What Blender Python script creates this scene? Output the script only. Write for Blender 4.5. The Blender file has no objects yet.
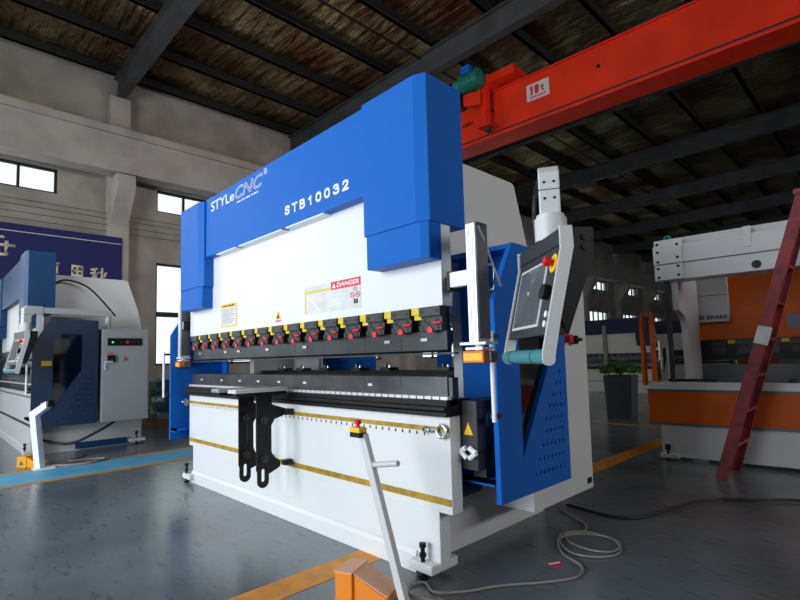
import bpy, bmesh, math, random
from mathutils import Vector, Matrix
random.seed(7)
S = bpy.context.scene
COL = S.collection

# ------------------------------------------------------------------ camera
cam_data = bpy.data.cameras.new('camera')
cam = bpy.data.objects.new('camera', cam_data)
COL.objects.link(cam)
XA = Vector((0.697, 0.072, 0.713)).normalized()
YA = Vector((0.716, -0.034, -0.697)); YA = (YA - XA * YA.dot(XA)).normalized()
ZA = XA.cross(YA)
M = Matrix((XA, YA, ZA)).to_4x4()
M.translation = Vector((0, 0, 1.08))
cam.matrix_world = M
cam_data.sensor_width = 36
cam_data.lens = 496.135 / 800 * 36
cam_data.shift_y = 21 / 800
cam_data.clip_start = 0.05
cam_data.clip_end = 200
S.camera = cam

# ------------------------------------------------------------------ world, daylight and exposure
W = bpy.data.worlds.new('daylight_world'); S.world = W
W.use_nodes = True
bg = W.node_tree.nodes['Background']
bg.inputs[0].default_value = (0.86, 0.93, 1.0, 1)
bg.inputs[1].default_value = 2.0
def area(name, loc, aim, sx, sy, power, col, spread=180):
    ld = bpy.data.lights.new(name, 'AREA'); ld.shape = 'RECTANGLE'
    ld.size = sx; ld.size_y = sy; ld.energy = power; ld.color = col; ld.spread = math.radians(spread)
    lo = bpy.data.objects.new(name, ld); COL.objects.link(lo)
    lo.location = loc
    lo.rotation_euler = (Vector(aim) - Vector(loc)).to_track_quat('-Z', 'Y').to_euler()
    return lo
area('gate_daylight', (-3.6, -4.6, 2.3), (-3.4, 4, 1.9), 5.0, 3.8, 420, (0.93, 0.97, 1.0))
area('window_daylight', (-12.5, -2.0, 3.4), (-4, 1.5, 1.4), 5.0, 4.0, 300, (0.95, 0.98, 1.0))
area('clerestory_daylight', (10.7, 7.0, 5.4), (-12, 6.0, 4.6), 20.0, 1.7, 430, (1.0, 0.97, 0.93), 75)
S.view_settings.view_transform = 'Standard'
S.view_settings.look = 'None'
S.view_settings.gamma = 1
S.view_settings.use_curve_mapping = False
S.view_settings.exposure = 0.0

# ------------------------------------------------------------------ materials
def lin(h):
    v = [int(h[i:i+2], 16) / 255 for i in (0, 2, 4)]
    return tuple(c / 12.92 if c <= .04045 else ((c + .055) / 1.055) ** 2.4 for c in v)
MATS = {}
def mat(name, hexcol, rough=.5, metal=0., bump=0., bscale=60., var=0., vscale=6., col2=None, emit=0, spec=.5, detail=3):
    if name in MATS: return MATS[name]
    m = bpy.data.materials.new(name); m.use_nodes = True
    nt = m.node_tree; b = nt.nodes['Principled BSDF']
    c = lin(hexcol) + (1,)
    b.inputs['Base Color'].default_value = c
    b.inputs['Roughness'].default_value = rough
    b.inputs['Metallic'].default_value = metal
    b.inputs['Specular IOR Level'].default_value = spec
    tc = nt.nodes.new('ShaderNodeTexCoord')
    if var > 0 or col2:
        n = nt.nodes.new('ShaderNodeTexNoise'); n.inputs['Scale'].default_value = vscale; n.inputs['Detail'].default_value = 6
        nt.links.new(tc.outputs['Object'], n.inputs['Vector'])
        r = nt.nodes.new('ShaderNodeValToRGB')
        r.color_ramp.elements[0].position = .35; r.color_ramp.elements[1].position = .68
        r.color_ramp.elements[0].color = c
        c2 = lin(col2) + (1,) if col2 else tuple(x * (1 - var) for x in c[:3]) + (1,)
        r.color_ramp.elements[1].color = c2
        nt.links.new(n.outputs['Fac'], r.inputs[0]); nt.links.new(r.outputs[0], b.inputs['Base Color'])
    if bump > 0:
        n2 = nt.nodes.new('ShaderNodeTexNoise'); n2.inputs['Scale'].default_value = bscale; n2.inputs['Detail'].default_value = detail
        nt.links.new(tc.outputs['Object'], n2.inputs['Vector'])
        bp = nt.nodes.new('ShaderNodeBump'); bp.inputs['Strength'].default_value = bump; bp.inputs['Distance'].default_value = .01
        nt.links.new(n2.outputs['Fac'], bp.inputs['Height']); nt.links.new(bp.outputs[0], b.inputs['Normal'])
    if emit:
        b.inputs['Emission Color'].default_value = c; b.inputs['Emission Strength'].default_value = emit
    MATS[name] = m
    return m
white = mat('white_paint', 'dde2e6', .42, bump=.05, bscale=90)
blue = mat('blue_paint', '0068cc', .40, bump=.6, bscale=320, spec=.28)
steelblue = mat('steel_blue_paint', '12406e', .42, bump=.5, bscale=160, spec=.3)
greyw = mat('pale_grey_paint', 'cfd3d6', .45, bump=.05, bscale=90)
offw = mat('silver_grey_paint', 'c8ccd0', .42, bump=.05, bscale=90)
orange = mat('orange_paint', 'd96206', .5, bump=.15, bscale=120, spec=.3)
black = mat('black_paint', '0c0d0f', .45, spec=.3)
toolblack = mat('blackened_steel', '484c50', .36, .8, bump=.05, bscale=30, var=.45, vscale=3)
diest = mat('ground_tool_steel', '5a5c60', .36, .8, bump=.05, bscale=40, col2='3e4044', vscale=5)
clampg = mat('dark_grey_casting', '2c2f33', .45, .2)
darkgrey = mat('dark_grey_plastic', '2a2c31', .5)
alu = mat('aluminium', 'dfe3e8', .35, .35)
alud = mat('dark_aluminium_and_shade', '6a6e74', .5, .3)  # dull grey metal; also the painted shade on the optic posts
steel = mat('bright_steel', 'b9bec4', .3, .8)
yellow = mat('yellow_paint', 'd9c21c', .5)
yellows = mat('yellow_stripe', 'b89a1c', .55, col2='8a7216', vscale=14)
red = mat('red_plastic', 'd81424', .4)
redsign = mat('red_print', 'dc1f34', .5)
teal = mat('teal_grip', '3f868c', .55, bump=.1, bscale=60)
glasspanel = mat('dark_acrylic', '06070a', .06)
screen = mat('screen_glass', '8b959c', .06, .6)
paper = mat('label_film', 'd6dadb', .4, col2='c2c6c9', vscale=12)
whitep = mat('white_print', 'eef4fb', .5)
blackp = mat('black_print', '151515', .5)
pinkp = mat('pink_print', 'd8448c', .5)
laser = mat('orange_laser_housing', 'f2691a', .45)
ylabel = mat('yellow_label', 'efc21a', .5)
cranered = mat('crane_red_paint', 'f0320e', .42, bump=.05, bscale=4, var=.25, vscale=1.4)
roofbeam = mat('dark_steel_beam', '4a4d50', .6, bump=.05, var=.4, vscale=2)
purl = mat('dark_purlin', '16181a', .6)
conc = mat('grey_concrete', 'b3aca4', .85, bump=.3, bscale=8, col2='958e87', vscale=1.3)
concb = mat('pale_concrete', 'beb7b1', .8, bump=.2, bscale=10, col2='a8a19c', vscale=1.6)
cableg = mat('grey_cable_sheath', '8d8781', .45)
cableb = mat('black_cable_sheath', '0e0e0f', .5)
green = mat('green_motor_paint', '138070', .45)
planterm = mat('planter_charcoal', '3a3e48', .5)
leafm = mat('leaf_green', '4f9038', .5, var=.5, vscale=30)
stem_m = mat('plant_stem', '3b3a20', .7)
ladderm = mat('worn_red_ladder_paint', 'a8323c', .55, bump=.3, bscale=20, col2='5c2a2e', vscale=9)
brown = mat('brown_cover_with_sheen', 'e0ac8c', .5)  # brown lightened so that the sheen sits in the colour
opedal = mat('orange_pedal_plastic', 'f08a1c', .5)
tealb = mat('teal_pedal_base', '1f8f92', .5)
ypedal = mat('yellow_pedal_plastic', 'f0a818', .5)
bannerm = mat('navy_banner_cloth', '191c63', .7)
cream = mat('cream_lettering', 'd8cfb8', .6)
oline = mat('orange_floor_paint', 'e0921c', .5, col2='b87e2a', vscale=9, bump=.05, bscale=40)
lane = mat('blue_floor_paint', '4aaede', .55, col2='66bfe0', vscale=4)
goldtray = mat('cream_conductor_bar', 'c9b98a', .5)
led = mat('green_indicator', '30e060', .4, emit=3)
tarp = mat('teal_plastic_wrap', '15525a', .3, bump=.8, bscale=9)
wood = mat('pallet_wood', '6a5238', .8)

def floor_mat():
    m = mat('sealed_concrete_floor', '2c3032', .3)
    nt = m.node_tree; b = nt.nodes['Principled BSDF']; tc = nt.nodes.new('ShaderNodeTexCoord')
    n = nt.nodes.new('ShaderNodeTexNoise'); n.inputs['Scale'].default_value = 1.1; n.inputs['Detail'].default_value = 9
    nt.links.new(tc.outputs['Object'], n.inputs['Vector'])
    r = nt.nodes.new('ShaderNodeValToRGB')
    r.color_ramp.elements[0].position = .3; r.color_ramp.elements[1].position = .75
    r.color_ramp.elements[0].color = lin('515b61') + (1,); r.color_ramp.elements[1].color = lin('737f87') + (1,)
    nt.links.new(n.outputs['Fac'], r.inputs[0])
    # darker worn spots
    n3 = nt.nodes.new('ShaderNodeTexNoise'); n3.inputs['Scale'].default_value = 7; n3.inputs['Detail'].default_value = 12
    mp = nt.nodes.new('ShaderNodeMapping'); mp.inputs['Scale'].default_value = (1, 3.5, 1); mp.inputs['Rotation'].default_value = (0, 0, .5)
    nt.links.new(tc.outputs['Object'], mp.inputs['Vector']); nt.links.new(mp.outputs[0], n3.inputs['Vector'])
    r3 = nt.nodes.new('ShaderNodeValToRGB'); r3.color_ramp.elements[0].position = .33; r3.color_ramp.elements[1].position = .42
    r3.color_ramp.elements[0].color = (.68, .68, .68, 1); r3.color_ramp.elements[1].color = (1, 1, 1, 1)
    nt.links.new(n3.outputs['Fac'], r3.inputs[0])
    mx = nt.nodes.new('ShaderNodeMix'); mx.data_type = 'RGBA'; mx.blend_type = 'MULTIPLY'; mx.inputs['Factor'].default_value = 1
    nt.links.new(r.outputs[0], mx.inputs['A']); nt.links.new(r3.outputs[0], mx.inputs['B'])
    nt.links.new(mx.outputs['Result'], b.inputs['Base Color'])
    rr = nt.nodes.new('ShaderNodeMapRange'); rr.inputs['To Min'].default_value = .14; rr.inputs['To Max'].default_value = .30
    nt.links.new(n.outputs['Fac'], rr.inputs['Value']); nt.links.new(rr.outputs[0], b.inputs['Roughness'])
    bp = nt.nodes.new('ShaderNodeBump'); bp.inputs['Strength'].default_value = .12; bp.inputs['Distance'].default_value = .01
    nt.links.new(n3.outputs['Fac'], bp.inputs['Height']); nt.links.new(bp.outputs[0], b.inputs['Normal'])
    return m
def roof_mat():
    m = mat('foil_roof_insulation', '6b5a44', .38)
    nt = m.node_tree; b = nt.nodes['Principled BSDF']; tc = nt.nodes.new('ShaderNodeTexCoord')
    n = nt.nodes.new('ShaderNodeTexNoise'); n.inputs['Scale'].default_value = .8; n.inputs['Detail'].default_value = 9
    nt.links.new(tc.outputs['Object'], n.inputs['Vector'])
    r = nt.nodes.new('ShaderNodeValToRGB'); cr = r.color_ramp
    cr.elements[0].position = .3; cr.elements[0].color = lin('d8c298') + (1,)
    cr.elements[1].position = .7; cr.elements[1].color = lin('7a3c2c') + (1,)
    e = cr.elements.new(.5); e.color = lin('8f7c5c') + (1,)
    nt.links.new(n.outputs['Fac'], r.inputs[0])
    # wire mesh: two crossed wave textures
    last = r.outputs[0]
    for ang in (math.pi / 4, -math.pi / 4):
        mp = nt.nodes.new('ShaderNodeMapping'); mp.inputs['Rotation'].default_value = (0, 0, ang)
        nt.links.new(tc.outputs['Object'], mp.inputs['Vector'])
        w = nt.nodes.new('ShaderNodeTexWave'); w.inputs['Scale'].default_value = 1.6
        nt.links.new(mp.outputs[0], w.inputs['Vector'])
        rw = nt.nodes.new('ShaderNodeValToRGB'); rw.color_ramp.elements[0].position = .0; rw.color_ramp.elements[1].position = .06
        rw.color_ramp.elements[0].color = (.25, .25, .25, 1)
        nt.links.new(w.outputs['Fac'], rw.inputs[0])
        mx = nt.nodes.new('ShaderNodeMix'); mx.data_type = 'RGBA'; mx.blend_type = 'MULTIPLY'; mx.inputs['Factor'].default_value = .55
        nt.links.new(last, mx.inputs['A']); nt.links.new(rw.outputs[0], mx.inputs['B']); last = mx.outputs['Result']
    nt.links.new(last, b.inputs['Base Color'])
    b.inputs['Metallic'].default_value = .85; b.inputs['Roughness'].default_value = .36
    n2 = nt.nodes.new('ShaderNodeTexNoise'); n2.inputs['Scale'].default_value = 3.2; n2.inputs['Detail'].default_value = 5
    mp = nt.nodes.new('ShaderNodeMapping'); mp.inputs['Scale'].default_value = (.35, 1.6, 1)
    nt.links.new(tc.outputs['Object'], mp.inputs['Vector']); nt.links.new(mp.outputs[0], n2.inputs['Vector'])
    bp = nt.nodes.new('ShaderNodeBump'); bp.inputs['Strength'].default_value = 1; bp.inputs['Distance'].default_value = .22
    nt.links.new(n2.outputs['Fac'], bp.inputs['Height']); nt.links.new(bp.outputs[0], b.inputs['Normal'])
    return m
def pane_mat():
    m = bpy.data.materials.new('frosted_window_glass'); m.use_nodes = True
    nt = m.node_tree; b = nt.nodes['Principled BSDF']
    b.inputs['Base Color'].default_value = (.60, .65, .60, 1); b.inputs['Transmission Weight'].default_value = 1
    b.inputs['Roughness'].default_value = .35; b.inputs['IOR'].default_value = 1.05
    return m
panem = pane_mat()

def scale_mat():
    if 'printed_scale' in MATS: return MATS['printed_scale']
    m = mat('printed_scale', 'dfe3e8', .4); nt = m.node_tree; b = nt.nodes['Principled BSDF']
    tc = nt.nodes.new('ShaderNodeTexCoord'); sx = nt.nodes.new('ShaderNodeSeparateXYZ'); nt.links.new(tc.outputs['Object'], sx.inputs[0])
    a = nt.nodes.new('ShaderNodeMath'); a.operation = 'MULTIPLY'; a.inputs[1].default_value = 19; nt.links.new(sx.outputs['X'], a.inputs[0])
    f = nt.nodes.new('ShaderNodeMath'); f.operation = 'FRACT'; nt.links.new(a.outputs[0], f.inputs[0])
    g = nt.nodes.new('ShaderNodeMath'); g.operation = 'LESS_THAN'; g.inputs[1].default_value = .22; nt.links.new(f.outputs[0], g.inputs[0])
    r = nt.nodes.new('ShaderNodeMix'); r.data_type = 'RGBA'; nt.links.new(g.outputs[0], r.inputs['Factor'])
    r.inputs['A'].default_value = (.75, .77, .8, 1); r.inputs['B'].default_value = (.01, .01, .02, 1)
    nt.links.new(r.outputs['Result'], b.inputs['Base Color'])
    return m

# ------------------------------------------------------------------ mesh helpers
class MB:
    def __init__(s): s.bm = bmesh.new()
    def box(s, x0, x1, y0, y1, z0, z1, R=None):
        vs = [s.bm.verts.new(Vector((x, y, z)) if R is None else R @ Vector((x, y, z)))
              for z in (z0, z1) for (x, y) in ((x0, y0), (x1, y0), (x1, y1), (x0, y1))]
        for f in ((3,2,1,0),(4,5,6,7),(0,1,5,4),(1,2,6,5),(2,3,7,6),(3,0,4,7)):
            s.bm.faces.new([vs[i] for i in f])
        return s
    def rod(s, a, b, r, n=12, r2=None):
        a, b = Vector(a), Vector(b); d = b - a
        q = d.to_track_quat('Z', 'Y').to_matrix().to_4x4(); q.translation = (a + b) / 2
        bmesh.ops.create_cone(s.bm, cap_ends=True, segments=n, radius1=r, radius2=r if r2 is None else r2, depth=d.length, matrix=q)
        return s
    def ball(s, c, r, sc=(1,1,1), n=12):
        m = Matrix.Translation(c) @ Matrix.Diagonal((*sc, 1))
        bmesh.ops.create_uvsphere(s.bm, u_segments=n, v_segments=max(6, n // 2), radius=r, matrix=m)
        return s
    def beam(s, a, b, w, h, up=(0,0,1)):
        """rectangular bar from a to b, w across, h along up"""
        a, b = Vector(a), Vector(b); d = (b - a).normalized(); u = Vector(up); u = (u - d * u.dot(d)).normalized(); c = d.cross(u)
        L = (b - a).length
        R = Matrix((c, d, u)).transposed().to_4x4(); R.translation = a
        return s.box(-w/2, w/2, 0, L, -h/2, h/2, R)
    def prism(s, pts, axis, t0, t1, holes=()):
        """polygon (2D list) swept along axis 'x'|'y'|'z' from t0 to t1, with optional holes"""
        def P(a, b, t):
            return Vector((t, a, b)) if axis == 'x' else Vector((a, t, b)) if axis == 'y' else Vector((a, b, t))
        if not holes:
            lo = [s.bm.verts.new(P(a, b, t0)) for a, b in pts]; hi = [s.bm.verts.new(P(a, b, t1)) for a, b in pts]
            n = len(pts)
            fs = [s.bm.faces.new(lo[::-1]), s.bm.faces.new(hi)]
            for i in range(n):
                fs.append(s.bm.faces.new((lo[i], lo[(i+1) % n], hi[(i+1) % n], hi[i])))
            bmesh.ops.recalc_face_normals(s.bm, faces=fs)
            return s
        t = bmesh.new(); loops = [pts] + list(holes)
        for lp in loops:
            vs = [t.verts.new(P(a, b, t0)) for a, b in lp]
            for i in range(len(vs)): t.edges.new((vs[i], vs[(i+1) % len(vs)]))
        bmesh.ops.triangle_fill(t, use_beauty=True, use_dissolve=False, edges=t.edges[:])
        r = bmesh.ops.extrude_face_region(t, geom=t.faces[:])
        d = P(0, 0, t1 - t0)
        bmesh.ops.translate(t, verts=[v for v in r['geom'] if isinstance(v, bmesh.types.BMVert)], vec=d)
        bmesh.ops.recalc_face_normals(t, faces=t.faces[:])
        me = bpy.data.meshes.new('t'); t.to_mesh(me); t.free(); s.bm.from_mesh(me); bpy.data.meshes.remove(me)
        return s
    def tube(s, pts, r, n=8, sub=6):
        """smooth tube through points"""
        P = [Vector(p) for p in pts]
        if len(P) > 2 and sub > 1:
            Q = []
            for i in range(len(P) - 1):
                p0 = P[max(i-1, 0)]; p1 = P[i]; p2 = P[i+1]; p3 = P[min(i+2, len(P)-1)]
                for k in range(sub):
                    t = k / sub
                    Q.append(.5 * ((2*p1) + (p2-p0)*t + (2*p0-5*p1+4*p2-p3)*t*t + (3*p1-p0-3*p2+p3)*t**3))
            Q.append(P[-1]); P = Q
        rings = []; up = Vector((0, 0, 1))
        for i, p in enumerate(P):
            d = (P[min(i+1, len(P)-1)] - P[max(i-1, 0)]).normalized()
            a = d.cross(up)
            if a.length < 1e-3: a = d.cross(Vector((1, 0, 0)))
            a.normalize(); b = d.cross(a)
            rings.append([s.bm.verts.new(p + a * r * math.cos(2*math.pi*k/n) + b * r * math.sin(2*math.pi*k/n)) for k in range(n)])
        for i in range(len(rings) - 1):
            for k in range(n):
                s.bm.faces.new((rings[i][k], rings[i][(k+1) % n], rings[i+1][(k+1) % n], rings[i+1][k]))
        s.bm.faces.new(rings[0][::-1]); s.bm.faces.new(rings[-1])
        return s
    def torus(s, c, R, r, axis='x', n=20, m=8):
        rings = []
        for i in range(n):
            a = 2*math.pi*i/n; ring = []
            for k in range(m):
                b = 2*math.pi*k/m; q = (R + r*math.cos(b)); u, v, w = q*math.cos(a), q*math.sin(a), r*math.sin(b)
                p = {'x': (w, u, v), 'y': (u, w, v), 'z': (u, v, w)}[axis]
                ring.append(s.bm.verts.new(Vector(c) + Vector(p)))
            rings.append(ring)
        fs = []
        for i in range(n):
            for k in range(m):
                fs.append(s.bm.faces.new((rings[i][k], rings[(i+1)%n][k], rings[(i+1)%n][(k+1)%m], rings[i][(k+1)%m])))
        bmesh.ops.recalc_face_normals(s.bm, faces=fs)
        return s
    def build(s, name, m, parent=None, bevel=0., smooth=False, seg=2):
        me = bpy.data.meshes.new(name); s.bm.to_mesh(me); s.bm.free()
        me.materials.append(m)
        o = bpy.data.objects.new(name, me); COL.objects.link(o)
        if parent: o.parent = parent
        if smooth:
            me.polygons.foreach_set('use_smooth', [True] * len(me.polygons))
            md = o.modifiers.new('edges', 'EDGE_SPLIT'); md.split_angle = .7
        if bevel:
            b = o.modifiers.new('bevel', 'BEVEL'); b.width = bevel; b.segments = seg; b.limit_method = 'ANGLE'
        return o
def empty(name, loc, label, cat, rz=0, group=None):
    o = bpy.data.objects.new(name, None); COL.objects.link(o)
    o.empty_display_size = .1
    o.location = loc; o.rotation_euler = (0, 0, rz)
    return tag(o, label, cat, group)
def tag(o, label, cat, group=None):
    o['label'] = label; o['category'] = cat
    if group: o['group'] = group
    return o
def structure(o): o['kind'] = 'structure'; return o
def text(name, body, m, parent, u0, u1, v0, v1, place, ext=.0015, shear=0., bold=0., outline=False):
    """lettering fitted into the rectangle u0..u1 x v0..v1; place(u, v, w) gives the 3D point"""
    cu = bpy.data.curves.new(name, 'FONT'); cu.body = body; cu.size = 1; cu.shear = shear; cu.offset = bold
    if outline:
        cu.fill_mode = 'NONE'; cu.bevel_depth = .022; cu.bevel_resolution = 0
    t = bpy.data.objects.new(name, cu); COL.objects.link(t)
    bpy.context.view_layer.update()
    me = bpy.data.meshes.new_from_object(t.evaluated_get(bpy.context.evaluated_depsgraph_get()))
    COL.objects.unlink(t); bpy.data.objects.remove(t)
    bm = bmesh.new(); bm.from_mesh(me)
    if not outline:
        r = bmesh.ops.extrude_face_region(bm, geom=bm.faces[:])
        bmesh.ops.translate(bm, verts=[v for v in r['geom'] if isinstance(v, bmesh.types.BMVert)], vec=(0, 0, 1))
    xs = [v.co.x for v in bm.verts]; ys = [v.co.y for v in bm.verts]
    zs = [v.co.z for v in bm.verts]
    sx = (u1-u0) / (max(xs)-min(xs)); sy = (v1-v0) / (max(ys)-min(ys)); sz = ext / max(1e-6, max(zs)-min(zs))
    x0, y0, z0 = min(xs), min(ys), min(zs)
    for v in bm.verts:
        v.co = place(u0 + (v.co.x-x0)*sx, v0 + (v.co.y-y0)*sy, (v.co.z-z0)*sz)
    bmesh.ops.recalc_face_normals(bm, faces=bm.faces[:])
    bm.to_mesh(me); bm.free()
    me.materials.clear(); me.materials.append(m)
    o = bpy.data.objects.new(name, me); COL.objects.link(o); o.parent = parent
    return o
GL = {'S': [[(.92,.82),(.75,.97),(.5,1),(.22,.95),(.1,.76),(.22,.6),(.5,.53),(.8,.45),(.93,.25),(.8,.06),(.5,0),(.2,.04),(.06,.2)]],
 'T': [[(0,1),(1,1)],[(.5,1),(.5,0)]], 'B': [[(.08,0),(.08,1),(.65,1),(.88,.88),(.88,.65),(.68,.54),(.08,.54)],[(.68,.54),(.94,.4),(.94,.14),(.7,0),(.08,0)]],
 '1': [[(.2,.76),(.45,.84),(.6,1),(.6,0)]], '0': [[(.5,1),(.2,.92),(.06,.7),(.06,.3),(.2,.08),(.5,0),(.8,.08),(.94,.3),(.94,.7),(.8,.92),(.5,1)]],
 '3': [[(.08,.8),(.25,.97),(.5,1),(.78,.93),(.88,.76),(.75,.58),(.45,.54)],[(.75,.58),(.94,.4),(.9,.13),(.7,.02),(.45,0),(.2,.05),(.05,.22)]],
 '2': [[(.08,.76),(.2,.94),(.5,1),(.8,.94),(.92,.74),(.8,.52),(.1,.06),(.06,0),(.95,0)]],
 't': [[(.4,1),(.4,.15),(.55,0),(.8,.02)],[(.1,.7),(.75,.7)]]}
def strokes(name, body, m, parent, u0, u1, v0, v1, place, wd, ext0=.002, gap=.25):
    n = len(body); cw = (u1-u0) / (n + gap*(n-1)); q = MB(); h = v1-v0; e = wd/2
    for i, ch in enumerate(body):
        ox = u0 + i*cw*(1+gap)
        for pl in GL[ch]:
            P = [Vector((ox+e+x*(cw-wd), v0+e+y*(h-wd))) for x, y in pl]
            for k_, (a, b) in enumerate(zip(P, P[1:])):
                ext = ext0 * (1 + .06*k_)
                d = (b-a).normalized()*e*.9; a2, b2 = a-d, b+d; nn = Vector((-d.y, d.x)).normalized()*e
                c = [a2-nn, b2-nn, b2+nn, a2+nn]
                lo = [q.bm.verts.new(place(p.x, p.y, 0)) for p in c]; hi = [q.bm.verts.new(place(p.x, p.y, ext)) for p in c]
                fs = [q.bm.faces.new(lo[::-1]), q.bm.faces.new(hi)] + [q.bm.faces.new((lo[k], lo[(k+1)%4], hi[(k+1)%4], hi[k])) for k in range(4)]
                bmesh.ops.recalc_face_normals(q.bm, faces=fs)
    return q.build(name, m, parent)
def arc(cx, cy, r, a0, a1, n=8):
    return [(cx + r*math.cos(math.radians(a0+(a1-a0)*i/n)), cy + r*math.sin(math.radians(a0+(a1-a0)*i/n))) for i in range(n+1)]
def slot(u, v, w, h):
    """rounded slot outline, tall"""
    return arc(u, v+h/2-w/2, w/2, 0, 180, 5) + arc(u, v-h/2+w/2, w/2, 180, 360, 5)

# ------------------------------------------------------------------ the hall
WX, RX, FY, BY, RZ = -13.0, 11.0, -4.9, 48.0, 8.22
structure(MB().box(WX-.3, RX+.3, FY, BY, -.2, 0).build('floor', floor_mat()))
structure(MB().box(WX-.3, RX+.3, FY, BY, RZ, RZ+.15).build('ceiling', roof_mat()))
bays = [3.3 + 4.82*k for k in range(-2, 10)]
holes = []; wins = []
for k, y in enumerate(bays[:-1]):
    a, b = max(FY + .3, y + .93), y + 3.66
    wins.append((a, b, 4.93, 5.5)); holes.append([(a, 4.93), (b, 4.93), (b, 5.5), (a, 5.5)])
    wins.append((a, b, 1.06, 3.63)); holes.append([(a, 1.06), (b, 1.06), (b, 3.63), (a, 3.63)])
structure(MB().prism([(FY, 0), (BY, 0), (BY, RZ), (FY, RZ)], 'x', WX-.3, WX, holes).build('wall_left', conc))
structure(MB().prism([(FY, 0), (BY, 0), (BY, RZ), (FY, RZ)], 'x', RX, RX+.3, [[(y+.5, 4.6), (y+4.3, 4.6), (y+4.3, 6.2), (y+.5, 6.2)] for y in bays[1:-1]]).build('wall_right', conc))
structure(MB().box(WX-.3, RX+.3, BY, BY+.3, 0, RZ).build('wall_back', conc))
structure(MB().prism([(WX-.3, 0), (-6.6, 0), (-6.6, 4.6), (-.6, 4.6), (-.6, 0), (RX+.3, 0), (RX+.3, RZ+.15), (WX-.3, RZ+.15)], 'y', FY-.3, FY).build('wall_front', conc))
for i, (a, b, z0, z1) in enumerate(wins):
    f = MB()
    tall = z1 - z0 > 1
    for z in (z0, z1 - .05): f.box(WX-.16, WX-.08, a, b, z, z+.05)
    n = 4
    for q in range(n + 1):
        yy = a + (b-a-.05)*q/n; f.box(WX-.16, WX-.08, yy, yy+.05, z0, z1)
    if tall: f.box(WX-.17, WX-.05, a, b, z0+1.22, z0+1.34)
    w = structure(f.build('window_%d' % (i+1), purl))
    MB().box(WX-.13, WX-.115, a+.02, b-.02, z0+.02, z1-.02).build('window_pane', panem, w)
# columns with corbels on the left wall, runway beam, eave angle
COLS = bays[2:]
t = 0
for y in [bays[1]] + COLS:
    t += 1
    m = MB().box(WX, WX+.32, y-.22, y+.22, 0, 7.45)
    m.prism([(WX+.32, 4.35), (WX+.32, 5.42), (WX+.86, 5.42), (WX+.86, 5.1)], 'y', y-.2, y+.2)
    structure(m.build('trim_%d' % t, concb, bevel=.015))
t += 1
structure(MB().box(WX+.36, WX+.8, FY, BY, 5.46, 6.38).box(WX+.28, WX+.88, FY, BY, 6.3, 6.46).build('trim_%d' % t, concb)); t += 1
structure(MB().box(WX+.55, WX+.62, FY, BY, 6.46, 6.56).build('trim_%d' % t, purl)); t += 1
structure(MB().box(RX-.8, RX-.36, FY, BY, 5.46, 6.46).build('trim_%d' % t, concb)); t += 1
for (a, b) in ((-3.6, 2.0), (4.1, 8.0), (9.0, 13.0)):
    structure(MB().box(WX+.02, WX+.1, a, b, 6.78, 6.84).build('trim_%d' % t, goldtray)); t += 1
# roof beams (H-sections across the hall) and purlins (along the hall)
def hbeam(y, z0, z1):
    m = MB(); h = .1
    m.box(WX+.05, RX, y-h, y+h, z0, z0+.03).box(WX+.05, RX, y-h, y+h, z1-.03, z1).box(WX+.05, RX, y-.015, y+.015, z0+.03, z1-.03)
    return m
for y in [bays[1]] + COLS:
    structure(hbeam(y, 7.45, 8.0).build('trim_%d' % t, roofbeam)); t += 1
x = -12.78
while x < RX - .3:
    structure(MB().box(x-.04, x+.04, FY, BY, 8.0, RZ).box(x-.04, x+.08, FY, BY, 8.0, 8.02).build('trim_%d' % t, purl)); t += 1
    x += 1.46
structure(MB().rod((-7.4, FY, 7.95), (-7.4, BY, 7.95), .025, 6).build('trim_%d' % t, purl)); t += 1
# overhead wires along the left wall
m = MB()
for z in (4.2, 4.35, 4.5, 4.62): m.rod((WX+.25, FY, z), (WX+.25, 14, z-.03), .007, 5)
structure(m.build('trim_%d' % t, purl)); t += 1
# painted floor lines
LZ = .002
structure(MB().box(-6.62, -6.54, FY, 40, 0, LZ+.001).build('trim_%d' % t, oline)); t += 1
structure(MB().box(-5.88, -5.80, FY, 40, 0, LZ+.001).build('trim_%d' % t, oline)); t += 1
structure(MB().box(-6.54, -5.88, FY, 40, 0, LZ).build('trim_%d' % t, lane)); t += 1
structure(MB().box(-2.26, -2.08, FY, 7.6, 0, LZ).build('trim_%d' % t, oline)); t += 1
structure(MB().box(-5.8, 6, 7.6, 7.72, 0, LZ).build('trim_%d' % t, oline)); t += 1

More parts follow.
